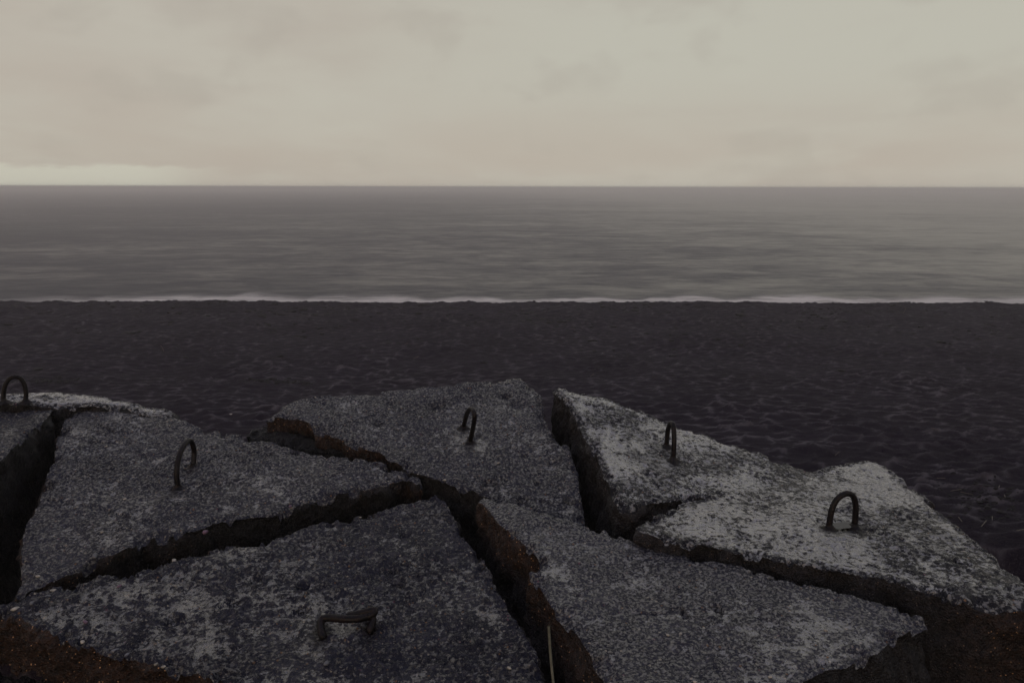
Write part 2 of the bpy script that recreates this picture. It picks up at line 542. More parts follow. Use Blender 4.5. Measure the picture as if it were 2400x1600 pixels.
# surf foam along the water's edge
xs = np.linspace(-45, 45, 600)
vs = np.linspace(0, 1, 30)
X, T = np.meshgrid(xs, vs)
wid = 1.4 + 1.0 * fbm2(X * 0.10, X * 0 + 3, 1.0, 3, seed=71) + 0.8 * fbm2(X, T * 0, 0.6, 3, seed=72)
wid = np.clip(wid, 0.2, 7)
Y = 28.8 + T * (2.2 + wid)
dens = 2.2 * sstep(1.0, 0.35, T) * (0.80 + 0.4 * fbm2(X * 0.12 + 5, T * 0, 1.0, 2, seed=75)) * sstep(-24, -14, X + 1.5 * vn2(X, T * 3, 2)) * (0.5 + 0.6 * np.exp(-((X - 5) / 10.0) ** 2))
V = np.stack([X.ravel(), Y.ravel(), 0.012 + 0.03 * (1 - T.ravel())], 1)
r, c = X.shape
i = (np.arange(r - 1)[:, None] * c + np.arange(c - 1)[None, :]).ravel()
fo = mesh_obj('surf_foam', V, np.stack([i, i + 1, i + c + 1, i + c], 1), M_FOAM)
fo.data.attributes.new('foam_amount', 'FLOAT', 'POINT').data.foreach_set('value', np.clip(dens, 0, 1).ravel().astype(np.float32))
tag(fo, 'thin white line of surf foam along the water edge', 'foam', kind='stuff')


# ------------------------------------------------------------------ the slabs
def plane_h(px, py, dist, gx, gy):
    """height of a tilted plane that holds the point seen at (px, py) at the given distance"""
    d = ray(px, py)
    t = dist / d[1]
    x0, y0, z0 = d[0] * t, dist, d[2] * t
    return lambda x, y: z0 + gx * (x - x0) + gy * (y - y0)


def resample(poly, step, amp, seed):
    P = np.array(poly)
    Q = []
    for a, b in zip(P, np.roll(P, -1, 0)):
        n = max(1, int(np.hypot(*(b - a)) / step))
        Q += [a + (b - a) * k / n for k in range(n)]
    Q = np.array(Q)
    dx = fbm2(Q[:, 0], Q[:, 1], 9, 4, 0.62, seed) * amp
    dy = fbm2(Q[:, 0] + 50, Q[:, 1], 9, 4, 0.62, seed + 5) * amp
    return Q + np.stack([dx, dy], 1)


def poly_dist(nx, ny, lo, step, poly, R=0.085):
    """on a grid: distance to the outline (up to R), nearest outline point, inside flag"""
    xs = lo[0] + np.arange(nx) * step
    ys = lo[1] + np.arange(ny) * step
    D = np.full((ny, nx), 0.2)
    NX, NY = np.zeros((ny, nx)), np.zeros((ny, nx))
    inside = np.zeros((ny, nx), bool)
    for a, b in zip(poly, np.roll(poly, -1, 0)):
        i0, i1 = np.searchsorted(xs, [min(a[0], b[0]) - R, max(a[0], b[0]) + R])
        j0, j1 = np.searchsorted(ys, [min(a[1], b[1]) - R, max(a[1], b[1]) + R])
        X, Y = xs[None, i0:i1], ys[j0:j1, None]
        e = b - a
        t = np.clip(((X - a[0]) * e[0] + (Y - a[1]) * e[1]) / (e @ e + 1e-12), 0, 1)
        qx, qy = a[0] + t * e[0], a[1] + t * e[1]
        d = np.hypot(X - qx, Y - qy)
        m = d < D[j0:j1, i0:i1]
        D[j0:j1, i0:i1][m] = d[m]
        NX[j0:j1, i0:i1][m] = qx[m]
        NY[j0:j1, i0:i1][m] = qy[m]
        k0, k1 = np.searchsorted(ys, sorted((a[1], b[1])))
        if k1 > k0:
            xc = a[0] + (ys[k0:k1] - a[1]) / (b[1] - a[1]) * e[0]
            inside[k0:k1] ^= xs[None, :] < xc[:, None]
    return D, np.stack([NX.ravel(), NY.ravel()], 1), inside


def make_slab(label, px_poly, hf, mt, mw, step=0.0040, thick=0.34, jag=0.006, seed=1, rough=0.95, agg=0.32, agg_f=28,
              edge=0.009, chips=1.0, flare=0.0, rust=lambda x, y, dep: 1.0 + 0 * x, grooves=(), pits=(), npits=25, soft=0.0,
              parent=None, names=('top_surface', 'broken_side'), undercut=0.0, film=0.0, wets=(), feet=()):
    pts3 = [on_surface(px, py, hf) for px, py in px_poly]
    poly = resample([(p[0], p[1]) for p in pts3], 0.018, jag, seed)
    lo, hi = poly.min(0) - step, poly.max(0) + step
    nx, ny = int((hi[0] - lo[0]) / step) + 2, int((hi[1] - lo[1]) / step) + 2
    gx, gy = np.meshgrid(lo[0] + np.arange(nx) * step, lo[1] + np.arange(ny) * step)
    G = np.stack([gx.ravel(), gy.ravel()], 1)
    D, NP, I = poly_dist(nx, ny, lo, step, poly)
    D = D.ravel()
    fm = I[:-1, :-1] & I[1:, :-1] & I[:-1, 1:] & I[1:, 1:]
    rr, cc = np.nonzero(fm)
    i = rr * nx + cc
    Fc = np.stack([i, i + 1, i + nx + 1, i + nx], 1)
    used = np.unique(Fc)
    remap = np.full(nx * ny, -1)
    remap[used] = np.arange(len(used))
    Fc = remap[Fc]
    XY = G[used].copy()
    Du = D[used].copy()
    NPu = NP[used]
    # boundary edges
    E = np.concatenate([Fc[:, [0, 1]], Fc[:, [1, 2]], Fc[:, [2, 3]], Fc[:, [3, 0]]])
    key = np.sort(E, 1)
    key = key[:, 0].astype(np.int64) * (len(used) + 1) + key[:, 1]
    uq, inv, cnt = np.unique(key, return_inverse=True, return_counts=True)
    BE = E[cnt[inv] == 1]
    bv = np.unique(BE)
    XY[bv] = NPu[bv]
    Du[bv] = 0
    x, y = XY[:, 0], XY[:, 1]

    def relief(x, y, d):
        h = 0.009 * fbm2(x, y, 2.2, 3, seed=seed + 100)
        h = h + rough * (0.0032 * fbm2(x, y, 14, 3, 0.6, seed=seed + 110))
        base_h = h.copy()
        fine = fbm2(x, y, 48, 4, 0.8, seed=seed + 115)
        h = h + rough * 0.0024 * np.where(fine < 0, 1.7 * fine, 0.5 * fine) * (0.75 + 0.5 * vn2(x * 5, y * 5, seed + 2))
        c1, c2, cid = cells(x, y, agg_f, seed=seed + 7)
        stone = np.clip(0.55 - c1, 0, 1) * (cid > 0.35) * (0.4 + cid)
        patch = sstep(-0.25, 0.25, fbm2(x, y, 4.5, 4, 0.6, seed=seed + 120))
        h = h + agg * 0.016 * stone * (0.25 + 0.75 * patch)
        c1, c2, cid = cells(x, y, agg_f * 2.3, seed=seed + 8)
        h = h + agg * 0.007 * np.clip(0.55 - c1, 0, 1) * (cid > 0.4) * (0.4 + 0.6 * patch)
        # random pits
        c1, c2, cid = cells(x + 0.03 * vn2(x * 22, y * 22, seed), y + 0.03 * vn2(x * 22 + 9, y * 22, seed), 7.5, seed=seed + 9)
        pm = (cid < npits / 100.0)
        h = h - 0.016 * pm * np.clip(1 - c1 / (0.10 + 0.5 * cid), 0, 1) ** 0.8
        # rain water stands level in the low spots
        lvl = base_h + rough * (-0.0052 + 0.0075 * film + 0.0030 * fbm2(x, y, 3.5, 4, 0.65, seed=seed + 140)) - 0.0012 * rough * fbm2(x, y, 14, 2, 0.6, seed=seed + 110)
        for q, r in wet3:
            lvl = lvl + 0.0022 * np.exp(-(((x - q[0]) ** 2 + ((y - q[1]) * 0.6) ** 2) / r ** 2) ** 1.5) * (0.9 + 0.4 * vn2(x * 30, y * 30, 9))
        e_ = lvl - h
        fm_ = sstep(-0.0008, 0.0006, e_) * sstep(0.015, 0.04, d)
        h = h + np.clip(e_, 0, 0.007) * sstep(0.015, 0.04, d)
        film_out[0] = fm_
        for q, rpx, dep in pit3:
            r_ = np.hypot((x - q[0]) + 0.012 * vn2(x * 45, y * 45, 3), (y - q[1]) + 0.012 * vn2(x * 45 + 7, y * 45, 4))
            h = h - 1.6 * dep * np.exp(-(r_ / rpx) ** 4)
        for a, b, wd, dep in gro3:
            e = b - a
            L = e @ e
            t = np.clip(((x - a[0]) * e[0] + (y - a[1]) * e[1]) / L, 0, 1)
            wob = 0.010 * vn2(x * 16, y * 16, 6) + 0.004 * vn2(x * 60, y * 60, 7)
            dd = np.abs(np.hypot(x - a[0] - t * e[0], y - a[1] - t * e[1]) + wob * 0.8)
            h = h - 1.3 * dep * np.exp(-(dd / wd) ** 2) * (0.6 + 0.4 * vn2(x * 9, y * 9, 8))
        # crumbled rim
        ev = edge * (0.9 + 0.8 * vn2(x * 11, y * 11, seed + 3))
        ev = np.clip(ev, 0.003, None)
        q = np.clip(1 - d / ev, 0, 1)
        h = h - ev * 0.8 * (1 - np.sqrt(np.clip(1 - q * q, 0, 1)))
        ch = sstep(0.12, 0.55, fbm2(x, y, 13, 3, 0.6, seed=seed + 130))
        h = h - chips * 0.022 * ch * sstep(0.05, 0.0, d - 0.015 * vn2(x * 30, y * 30, 5))
        return h

    film_out = [None]
    refl3 = [on_surface(a, b, hf)[:2] for a, b in feet]
    wet3 = [(on_surface(a, b, hf)[:2], r) for a, b, r in wets]
    pit3 = [(on_surface(a, b, hf)[:2], r, dep) for a, b, r, dep in pits]
    gro3 = [(on_surface(a, b, hf)[:2], on_surface(c_, d_, hf)[:2], wd, dep) for a, b, c_, d_, wd, dep in grooves]
    Z = hf(x, y) + relief(x, y, Du) + CZ
    V = np.stack([x, y, Z], 1)
    ctr = np.array([x.mean(), y.mean(), Z.mean() - thick])
    if parent is None:
        root = empty('concrete_slab', tuple(ctr))
        tag(root, label, 'concrete slab', 'broken concrete slabs heaped at the top of the beach', kind='thing')
    else:
        root = parent
    bpy.context.view_layer.update()
    top = mesh_obj(names[0], V, Fc, mt, root)
    top.data.attributes.new('film', 'FLOAT', 'POINT').data.foreach_set('value', film_out[0].astype(np.float32))
    reflv = np.zeros(len(x))
    for q in refl3:  # dark loop reflection painted from each foot towards the camera
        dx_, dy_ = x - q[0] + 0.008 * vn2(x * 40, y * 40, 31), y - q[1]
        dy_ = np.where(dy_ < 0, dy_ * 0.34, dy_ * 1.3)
        reflv = np.maximum(reflv, np.exp(-((dx_ ** 2 + dy_ ** 2) / 0.026 ** 2) ** 1.3))
    top.data.attributes.new('loop_reflection', 'FLOAT', 'POINT').data.foreach_set('value', reflv.astype(np.float32))
    # broken sides
    nb = len(bv)
    rb = np.full(len(used), -1)
    rb[bv] = np.arange(nb)
    be = rb[BE]
    N = np.zeros((nb, 2))
    ev = XY[BE[:, 1]] - XY[BE[:, 0]]
    en = np.stack([ev[:, 1], -ev[:, 0]], 1)     # faces are counter-clockwise: outward is to the right
    en /= np.linalg.norm(en, axis=1, keepdims=True) + 1e-9
    for k in (0, 1):
        np.add.at(N, be[:, k], en)
    for _ in range(12):
        A = N.copy()
        for k in (0, 1):
            np.add.at(A, be[:, k], N[be[:, 1 - k]])
        N = A / (np.linalg.norm(A, axis=1, keepdims=True) + 1e-9)
    K = 30
    deps = thick * (np.linspace(0, 1, K) ** 1.25)
    rings = []
    bx, by, bz = V[bv].T
    rust_v = []
    for k in range(K):
        dp = deps[k]
        z = bz - dp
        f = min(1.0, k / 3.0)
        off = flare * dp - undercut * dp * dp * 3
        lam = 0.5 + 0.5 * fbm3(bx, by, z * 2.0, 5, 3, 0.6, seed + 200)
        off = off + f * (0.020 * fbm3(bx, by, z, 11, 5, 0.62, seed + 210) + 0.014 * (lam - 0.5))
        rings.append(np.stack([bx + N[:, 0] * off, by + N[:, 1] * off, z + f * 0.006 * vn3(bx * 40, by * 40, z * 40, seed)], 1))
        rust_v.append(np.clip(rust(bx, by, dp), 0, 1) * np.ones(nb))
    WV = np.concatenate(rings)
    wf = []
    for k in range(K - 1):
        wf.append(np.stack([be[:, 1] + k * nb, be[:, 0] + k * nb, be[:, 0] + (k + 1) * nb, be[:, 1] + (k + 1) * nb], 1))
    side = mesh_obj(names[1], WV, np.concatenate(wf), mw, root)
    side.data.attributes.new('rust', 'FLOAT', 'POINT').data.foreach_set('value', np.concatenate(rust_v).astype(np.float32))
    return root, relief


def surf_z(hf, relief, x, y):
    xa, ya = np.array([x]), np.array([y])
    return float((hf(xa, ya) + relief(xa, ya, np.array([0.2])))[0]) + CZ


def tube(path, rad, rib=0.0, pitch=0.012, seg=14, flare_ends=0.0, sub=0.0025):
    P = np.array(path, float)
    # Catmull-Rom through the points
    Q = [P[0]]
    for i in range(len(P) - 1):
        p0 = P[max(i - 1, 0)]
        p1, p2 = P[i], P[i + 1]
        p3 = P[min(i + 2, len(P) - 1)]
        n = max(2, int(np.linalg.norm(p2 - p1) / sub))
        for k in range(1, n + 1):
            t = k / n
            Q.append(0.5 * ((2 * p1) + (-p0 + p2) * t + (2 * p0 - 5 * p1 + 4 * p2 - p3) * t * t + (-p0 + 3 * p1 - 3 * p2 + p3) * t ** 3))
    Q = np.array(Q)
    L = np.concatenate([[0], np.cumsum(np.linalg.norm(np.diff(Q, axis=0), axis=1))])
    T = np.gradient(Q, axis=0)
    T /= np.linalg.norm(T, axis=1, keepdims=True)
    nrm = np.cross(T[0], [0.3, 0.9, 0.2])
    nrm /= np.linalg.norm(nrm)
    V = []
    for i in range(len(Q)):
        nrm = nrm - T[i] * np.dot(nrm, T[i])
        nrm /= np.linalg.norm(nrm)
        bn = np.cross(T[i], nrm)
        endd = min(L[i], L[-1] - L[i])
        r0 = rad + flare_ends * math.exp(-(endd / 0.022) ** 2)
        for s_ in range(seg):
            a = 2 * math.pi * s_ / seg
            wv = (L[i] / pitch + (s_ / seg)) % 1.0
            rr = r0 + rib * max(0, 1 - abs(wv - 0.5) * 5) * (1 if abs(math.sin(a)) > 0.25 else 0.6)
            V.append(Q[i] + (nrm * math.cos(a) + bn * math.sin(a)) * rr)
    n = len(Q)
    Fc = [[i * seg + s_, i * seg + (s_ + 1) % seg, (i + 1) * seg + (s_ + 1) % seg, (i + 1) * seg + s_] for i in range(n - 1) for s_ in range(seg)]
    return np.array(V), np.array(Fc)


def loop_on(root, hf, pix, lean=(0, 0), rad=0.0105):
    """reinforcing steel lifting loop: centre line seen at pix, standing in the upright plane through its feet"""
    f1 = on_surface(*pix[0], hf)
    f2 = on_surface(*pix[-1], hf)
    e = f2 - f1
    up = np.array([lean[0], lean[1], 1.0])
    n = np.cross(e, up)
    n /= np.linalg.norm(n)
    pts = [on_plane(a, b, f1, n) for a, b in pix]
    pts[0] = f1
    pts[-1] = f2
    down = np.array([0, 0, -0.05])
    pts = [f1 + down] + pts + [f2 + down]
    V, Fc = tube(pts, rad, rib=0.0011)
    o = mesh_obj('lifting_loop', V, Fc, M_REBAR, root)
    # lumpy rust collars where the bar enters the concrete
    for k, q in enumerate((f1, f2)):
        nn, mm = 24, 9
        cv_ = []
        for j in range(mm):
            t = j / (mm - 1)
            for s_ in range(nn):
                a = 2 * math.pi * s_ / nn
                rr = (0.024 * (1 - t) ** 1.6 + rad * 0.95) * (1 + 0.25 * vn3(np.array([a * 1.3 + k * 9]), np.array([t * 4]), np.array([pix[0][0] * 1.0]), 3)[0])
                cv_.append((q[0] + rr * math.cos(a), q[1] + rr * math.sin(a), q[2] - 0.008 + 0.026 * t))
        fc = [[j * nn + s_, j * nn + (s_ + 1) % nn, (j + 1) * nn + (s_ + 1) % nn, (j + 1) * nn + s_] for j in range(mm - 1) for s_ in range(nn)]
        mesh_obj('rust_collar', cv_, np.array(fc), M_REBAR, root)
    return o


_blob_cache = {}


def pebble_on(root, px, py, hf, rel, size, mat, name='pebble', label=None):
    p = on_surface(px, py, hf)
    z = surf_z(hf, rel, p[0], p[1])
    key = (mat.name, int(px) % 5)
    if key not in _blob_cache:
        import bmesh
        bm = bmesh.new()
        bmesh.ops.create_icosphere(bm, subdivisions=2, radius=1.0)
        for v in bm.verts:
            n_ = vn3(np.array([v.co.x * 1.1 + px]), np.array([v.co.y * 1.1]), np.array([v.co.z * 1.1]), 5)[0]
            v.co *= 1 + 0.35 * n_
            v.co.z *= 0.55
            v.co.y *= 0.72
        me = bpy.data.meshes.new(name)
        bm.to_mesh(me)
        bm.free()
        me.polygons.foreach_set('use_smooth', [True] * len(me.polygons))
        me.materials.append(mat)
        _blob_cache[key] = me
    o = bpy.data.objects.new(name, _blob_cache[key])
    COL.objects.link(o)
    o.parent = root
    o.location = Vector((p[0], p[1], z + size * 0.12)) - root.location
    o.scale = (size, size, size)
    o.rotation_euler = (0, 0, px * 0.7)
    if label:
        o['label'] = label
    return o


# --- materials of the slabs
MC_rough = mat_concrete('weathered_concrete', tone=1.7, grit=1.3, speck=1.2, rough=0.24, pale=0.22, cior=2.1, cover=0.56, mark=74, t_wave=1.4, patch=0.24)
MC_mid = mat_concrete('damp_concrete', tone=1.8, grit=1.1, speck=0.8, rough=0.22, pale=0.22, cior=2.4, cover=0.68, mark=88, t_wave=1.6, patch=0.12)
MC_fine = mat_concrete('fine_damp_concrete', tone=1.8, grit=0.8, speck=0.5, rough=0.22, pale=0.27, cior=2.4, cover=0.76, mark=105, t_wave=1.6, patch=0.08)
MC_wet = mat_concrete('wet_concrete', tone=0.7, grit=0.9, speck=0.1, rough=0.14, pale=0.18, cior=3.0, cover=0.66, mark=58, t_wave=1.5, patch=0.2)
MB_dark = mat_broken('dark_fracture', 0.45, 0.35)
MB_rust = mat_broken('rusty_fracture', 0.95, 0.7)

# --- far left, near the frame edge
hA = plane_h(67, 1018, 3.24, -0.02, 0.03)
rA, relA = make_slab('dark slab cut off by the left frame edge, beside the deep black gap',
                     [(-420, 948), (-200, 946), (0, 944), (60, 946), (131, 953), (110, 980), (67, 1018), (30, 1052), (0, 1078), (-70, 1130), (-170, 1200), (-520, 1200)],
                     hA, MC_rough, MB_dark, seed=3, film=0.3, rough=1.3, agg=0.8, thick=0.6, rust=lambda x, y, d: 0.2 + 0 * x)
hA2 = plane_h(140, 919, 3.80, -0.10, -0.02)
rA2, relA2 = make_slab('low glossy slab farthest left, a pale strip carrying the leftmost steel loop',
                       [(-360, 914), (-100, 920), (0, 921), (70, 919), (140, 917), (200, 923), (260, 932), (345, 950), (392, 958), (410, 967), (404, 975),
                        (351, 970), (281, 953), (210, 946), (140, 948), (60, 943.5), (0, 942.5), (-200, 942), (-420, 942)],
                       hA2, MC_wet, MB_dark, seed=13, film=0.8, rough=1.2, agg=0.7, thick=0.16, edge=0.012, jag=0.003, rust=lambda x, y, d: 0.3 + 0 * x)
loop_on(rA2, hA2, [(9, 941), (8, 925), (12, 903), (22, 888), (35, 883), (48, 887), (57, 901), (61, 922), (60, 940)])

# --- left middle
hB = plane_h(600, 1211, 2.66, 0.0, 0.11)
rB, relB = make_slab('left middle wedge slab with scored lines and a tall narrow steel loop',
                     [(158, 953), (210, 944), (281, 952), (351, 969), (410, 976), (452, 990), (491, 1008), (561, 1015), (596, 1029), (649, 1043), (701, 1057),
                      (754, 1066), (816, 1075), (886, 1085), (938, 1101), (959, 1109), (984, 1117), (990, 1128), (975, 1134), (952, 1118), (931, 1126), (896, 1136), (816, 1146),
                      (752, 1160), (724, 1169), (686, 1181), (654, 1197), (588, 1211), (498, 1226), (470, 1240), (414, 1257), (337, 1267), (316, 1285), (217, 1316),
                      (140, 1352), (84, 1380), (40, 1400), (45, 1330), (67, 1229), (105, 1141), (131, 1060), (151, 966)],
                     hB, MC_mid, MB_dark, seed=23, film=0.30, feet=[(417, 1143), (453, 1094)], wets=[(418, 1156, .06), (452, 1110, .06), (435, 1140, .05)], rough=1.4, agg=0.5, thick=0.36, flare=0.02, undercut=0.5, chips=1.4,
                     grooves=[(112, 1173, 250, 1196, .006, .016), (250, 1196, 390, 1238, .006, .015), (151, 1036, 300, 1038, .008, .016), (300, 1038, 410, 1038, .007, .010),
                              (230, 1000, 300, 1030, .007, .012), (330, 1060, 372, 1100, .009, .013), (572, 1022, 640, 1100, .012, .012), (281, 990, 330, 975, .007, .010)],
                     pits=[(634, 1068, .014, .014), (417, 1182, .018, .010), (452, 1090, .03, .006)],
                     rust=lambda x, y, d: sstep(0.2, -0.6, x + 1.2) * 0.9 + sstep(-0.75, -0.35, x) * sstep(.12, .03, d))
loop_on(rB, hB, [(417, 1143), (414, 1112), (416, 1086), (422, 1062), (432, 1042), (443, 1032), (451, 1040), (455, 1062), (453, 1094)])

# --- centre back
hD = plane_h(816, 1036, 3.27, 0.0, 0.15)
rD, relD = make_slab('pitted centre back slab with a narrow steel loop and a rust brown left side',
                     [(621, 975), (640, 960), (658, 952), (696, 936), (774, 929), (830, 926), (879, 927), (900, 919), (956, 912), (1026, 904), (1061, 904), (1096, 897),
                      (1149, 893), (1166, 886), (1223, 885), (1247, 903), (1268, 920), (1272, 945), (1275, 959), (1282, 990), (1296, 1018), (1328, 1046), (1342, 1081),
                      (1353, 1110), (1360, 1155), (1368, 1183), (1374, 1222), (1388, 1240), (1374, 1240), (1330, 1219), (1275, 1199), (1205, 1178), (1134, 1158), (1079, 1141), (1040, 1127), (974, 1106), (921, 1081),
                      (886, 1057), (851, 1046), (816, 1036), (781, 1022), (739, 1004), (724, 990), (696, 979), (650, 974)],
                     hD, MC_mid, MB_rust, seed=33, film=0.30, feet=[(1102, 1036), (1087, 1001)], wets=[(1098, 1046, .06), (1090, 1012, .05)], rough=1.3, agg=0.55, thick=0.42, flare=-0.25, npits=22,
                     pits=[(1149, 1130, .028, .02), (1178, 1118, .02, .015), (1222, 1167, .022, .018), (1260, 1168, .02, .015), (1335, 1172, .022, .02), (1215, 941, .05, .02),
                           (1185, 926, .03, .018), (1022, 948, .045, .02), (915, 944, .03, .015), (888, 993, .022, .015), (1300, 1078, .03, .012), (1202, 1045, .016, .014),
                           (1230, 1064, .014, .012), (1259, 1128, .016, .014), (1122, 1020, .02, .012)],
                     grooves=[(1192, 1060, 1232, 1064, .004, .008), (1126, 1166, 1374, 1238, .006, .006)],
                     rust=lambda x, y, d: sstep(-0.42, -0.62, x) * sstep(.085, .06, d + 0.02 * vn2(x * 20, y * 20, 2)))
loop_on(rD, hD, [(1087, 1001), (1090, 985), (1094, 970), (1100, 960), (1106, 958), (1111, 966), (1112, 980), (1108, 1006), (1102, 1036)])
# the lower course that sticks out below the rusty side
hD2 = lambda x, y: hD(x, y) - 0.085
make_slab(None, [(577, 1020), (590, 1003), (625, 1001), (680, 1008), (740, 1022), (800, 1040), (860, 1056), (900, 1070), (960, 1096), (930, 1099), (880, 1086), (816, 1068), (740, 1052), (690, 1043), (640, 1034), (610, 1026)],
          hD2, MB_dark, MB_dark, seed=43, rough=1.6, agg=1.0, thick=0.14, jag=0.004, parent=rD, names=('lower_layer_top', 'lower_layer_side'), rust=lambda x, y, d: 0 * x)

# --- right: one big slab torn by a wedge shaped crack, folded along the line from the crack to its far corner
def hFG(x, y):
    a = -1.15 - 0.16 * (x - 0.39) + 0.0715 * (y - 2.58)
    b = -1.2 - 0.054 * (x - 0.78) - 0.081 * (y - 2.76)
    k = 0.006
    return np.maximum(a, b) + k * np.exp(-np.abs(a - b) / 0.02)


rG, relG = make_slab('big wet slab on the right, torn by a wedge crack, with two steel loops',
                     [(1298, 900), (1317, 901), (1346, 917), (1416, 934), (1486, 959), (1545, 983), (1626, 1011), (1714, 1043), (1801, 1071), (1880, 1099), (1895, 1105),
                      (1933, 1093), (1994, 1082), (2047, 1073), (2059, 1076), (2097, 1107), (2143, 1145), (2174, 1164), (2231, 1218), (2300, 1283), (2346, 1317), (2400, 1361),
                      (2500, 1435), (2400, 1420), (2308, 1411), (2231, 1398), (2174, 1386), (2113, 1361), (2059, 1351), (2002, 1344), (1944, 1328), (1845, 1317), (1761, 1297),
                      (1715, 1291), (1647, 1269), (1600, 1268), (1496, 1239), (1491, 1230), (1535, 1211), (1600, 1185), (1640, 1174), (1665, 1167), (1626, 1166), (1573, 1176), (1521, 1181), (1486, 1187),
                      (1449, 1185), (1442, 1159), (1426, 1124), (1412, 1088), (1398, 1060), (1377, 1032), (1353, 990), (1328, 945), (1310, 920), (1302, 912)],
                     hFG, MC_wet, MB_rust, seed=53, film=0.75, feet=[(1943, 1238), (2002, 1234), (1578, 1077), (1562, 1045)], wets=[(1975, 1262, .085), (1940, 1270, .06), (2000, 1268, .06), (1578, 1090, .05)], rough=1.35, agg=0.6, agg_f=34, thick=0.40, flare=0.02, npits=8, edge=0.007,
                     pits=[(1520, 1110, .03, .01), (1640, 1130, .05, .008), (1975, 1232, .10, .006), (2047, 1243, .012, .016), (2256, 1325, .025, .012)],
                     rust=lambda x, y, d: 0.95 * sstep(1.2, 1.5, x) * (0.6 + 0.4 * vn2(x * 9, y * 9, 3)) + 0.12 * sstep(.12, .02, d))
loop_on(rG, hFG, [(1562, 1045), (1564, 1020), (1567, 1002), (1572, 992), (1577, 994), (1579, 1006), (1580, 1035), (1578, 1077)])
loop_on(rG, hFG, [(1943, 1238), (1946, 1212), (1951, 1190), (1960, 1172), (1972, 1161), (1987, 1156), (1999, 1162), (2005, 1180), (2005, 1206), (2002, 1234)])

# --- front right
hE = plane_h(1374, 1232, 2.50, 0.02, 0.02)
rE, relE = make_slab('front right slab of smooth grey concrete, stepped rusty left edge, no loop',
                     [(1121, 1177), (1135, 1167), (1205, 1184), (1275, 1204), (1328, 1222), (1416, 1243), (1489, 1264), (1573, 1285), (1626, 1304), (1714, 1323), (1766, 1341),
                      (1822, 1355), (1860, 1355), (1929, 1375), (1983, 1390), (2059, 1415), (2116, 1428), (2174, 1451), (2176, 1460), (2143, 1471), (2097, 1493), (2059, 1524), (1982, 1562),
                      (1925, 1578), (1891, 1594), (1840, 1630), (1700, 1720), (1520, 1740), (1475, 1670), (1430, 1598), (1416, 1574), (1382, 1529), (1352, 1488), (1318, 1447), (1294, 1410),
                      (1277, 1392), (1256, 1358), (1240, 1344), (1262, 1331), (1269, 1318), (1250, 1301), (1229, 1280), (1199, 1256), (1171, 1229), (1144, 1193)],
                     hE, MC_fine, MB_rust, seed=63, film=0.35, rough=0.95, agg=0.32, thick=0.40, step=0.0034, npits=5, flare=0.06, edge=0.006,
                     pits=[(1355, 1394, .012, .012), (1593, 1423, .014, .02), (1601, 1436, .012, .012), (1681, 1423, .014, .02), (1692, 1432, .010, .014), (1345, 1420, .010, .01)],
                     grooves=[(1443, 1424, 1532, 1433, .005, .010), (1532, 1433, 1600, 1430, .004, .004)],
                     rust=lambda x, y, d: sstep(0.35, 0.1, x) * sstep(.20, .05, d) * 0.9)

# --- front left
hC = plane_h(600, 1270, 2.50, 0.01, 0.03)
rC, relC = make_slab('front left slab of coarse pebbly concrete with a steel loop bent flat',
                     [(-40, 1424), (14, 1414), (41, 1411), (78, 1393), (136, 1378), (190, 1366), (252, 1347), (326, 1335), (408, 1313), (476, 1300), (544, 1276), (612, 1266), (680, 1245),
                      (780, 1222), (852, 1205), (906, 1188), (957, 1175), (1018, 1163), (1046, 1171), (1069, 1212), (1090, 1250), (1127, 1304), (1154, 1352), (1192, 1427),
                      (1229, 1478), (1256, 1529), (1273, 1576), (1290, 1640), (1320, 1740), (900, 1760), (700, 1668), (510, 1600), (429, 1575), (374, 1555), (299, 1538), (238, 1521), (177, 1500), (119, 1480),
                      (61, 1460), (30, 1444), (0, 1430)],
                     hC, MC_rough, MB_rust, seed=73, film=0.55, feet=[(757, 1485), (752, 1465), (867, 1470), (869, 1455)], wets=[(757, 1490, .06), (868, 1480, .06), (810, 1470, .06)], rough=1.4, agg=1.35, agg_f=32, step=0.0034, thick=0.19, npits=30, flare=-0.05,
                     pits=[(408, 1446, .03, .02), (705, 1372, .022, .016), (702, 1428, .022, .018), (947, 1250, .022, .014), (920, 1335, .02, .014), (930, 1365, .02, .014), (600, 1357, .02, .012),
                           (540, 1410, .018, .012), (800, 1395, .04, .008)],
                     rust=lambda x, y, d: 1.0 * sstep(-0.3, -0.9, x) + 0.1)
# ground-down course beneath the rusty side
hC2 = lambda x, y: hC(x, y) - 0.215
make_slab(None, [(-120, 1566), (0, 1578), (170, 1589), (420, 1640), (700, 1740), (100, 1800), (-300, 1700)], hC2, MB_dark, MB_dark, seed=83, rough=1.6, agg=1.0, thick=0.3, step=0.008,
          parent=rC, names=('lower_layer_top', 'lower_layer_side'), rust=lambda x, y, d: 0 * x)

# loop of the front left slab, hammered over to the right
def lifted(px, py, hf, up):
    return on_surface(px, py, lambda x, y: hf(x, y) + up)


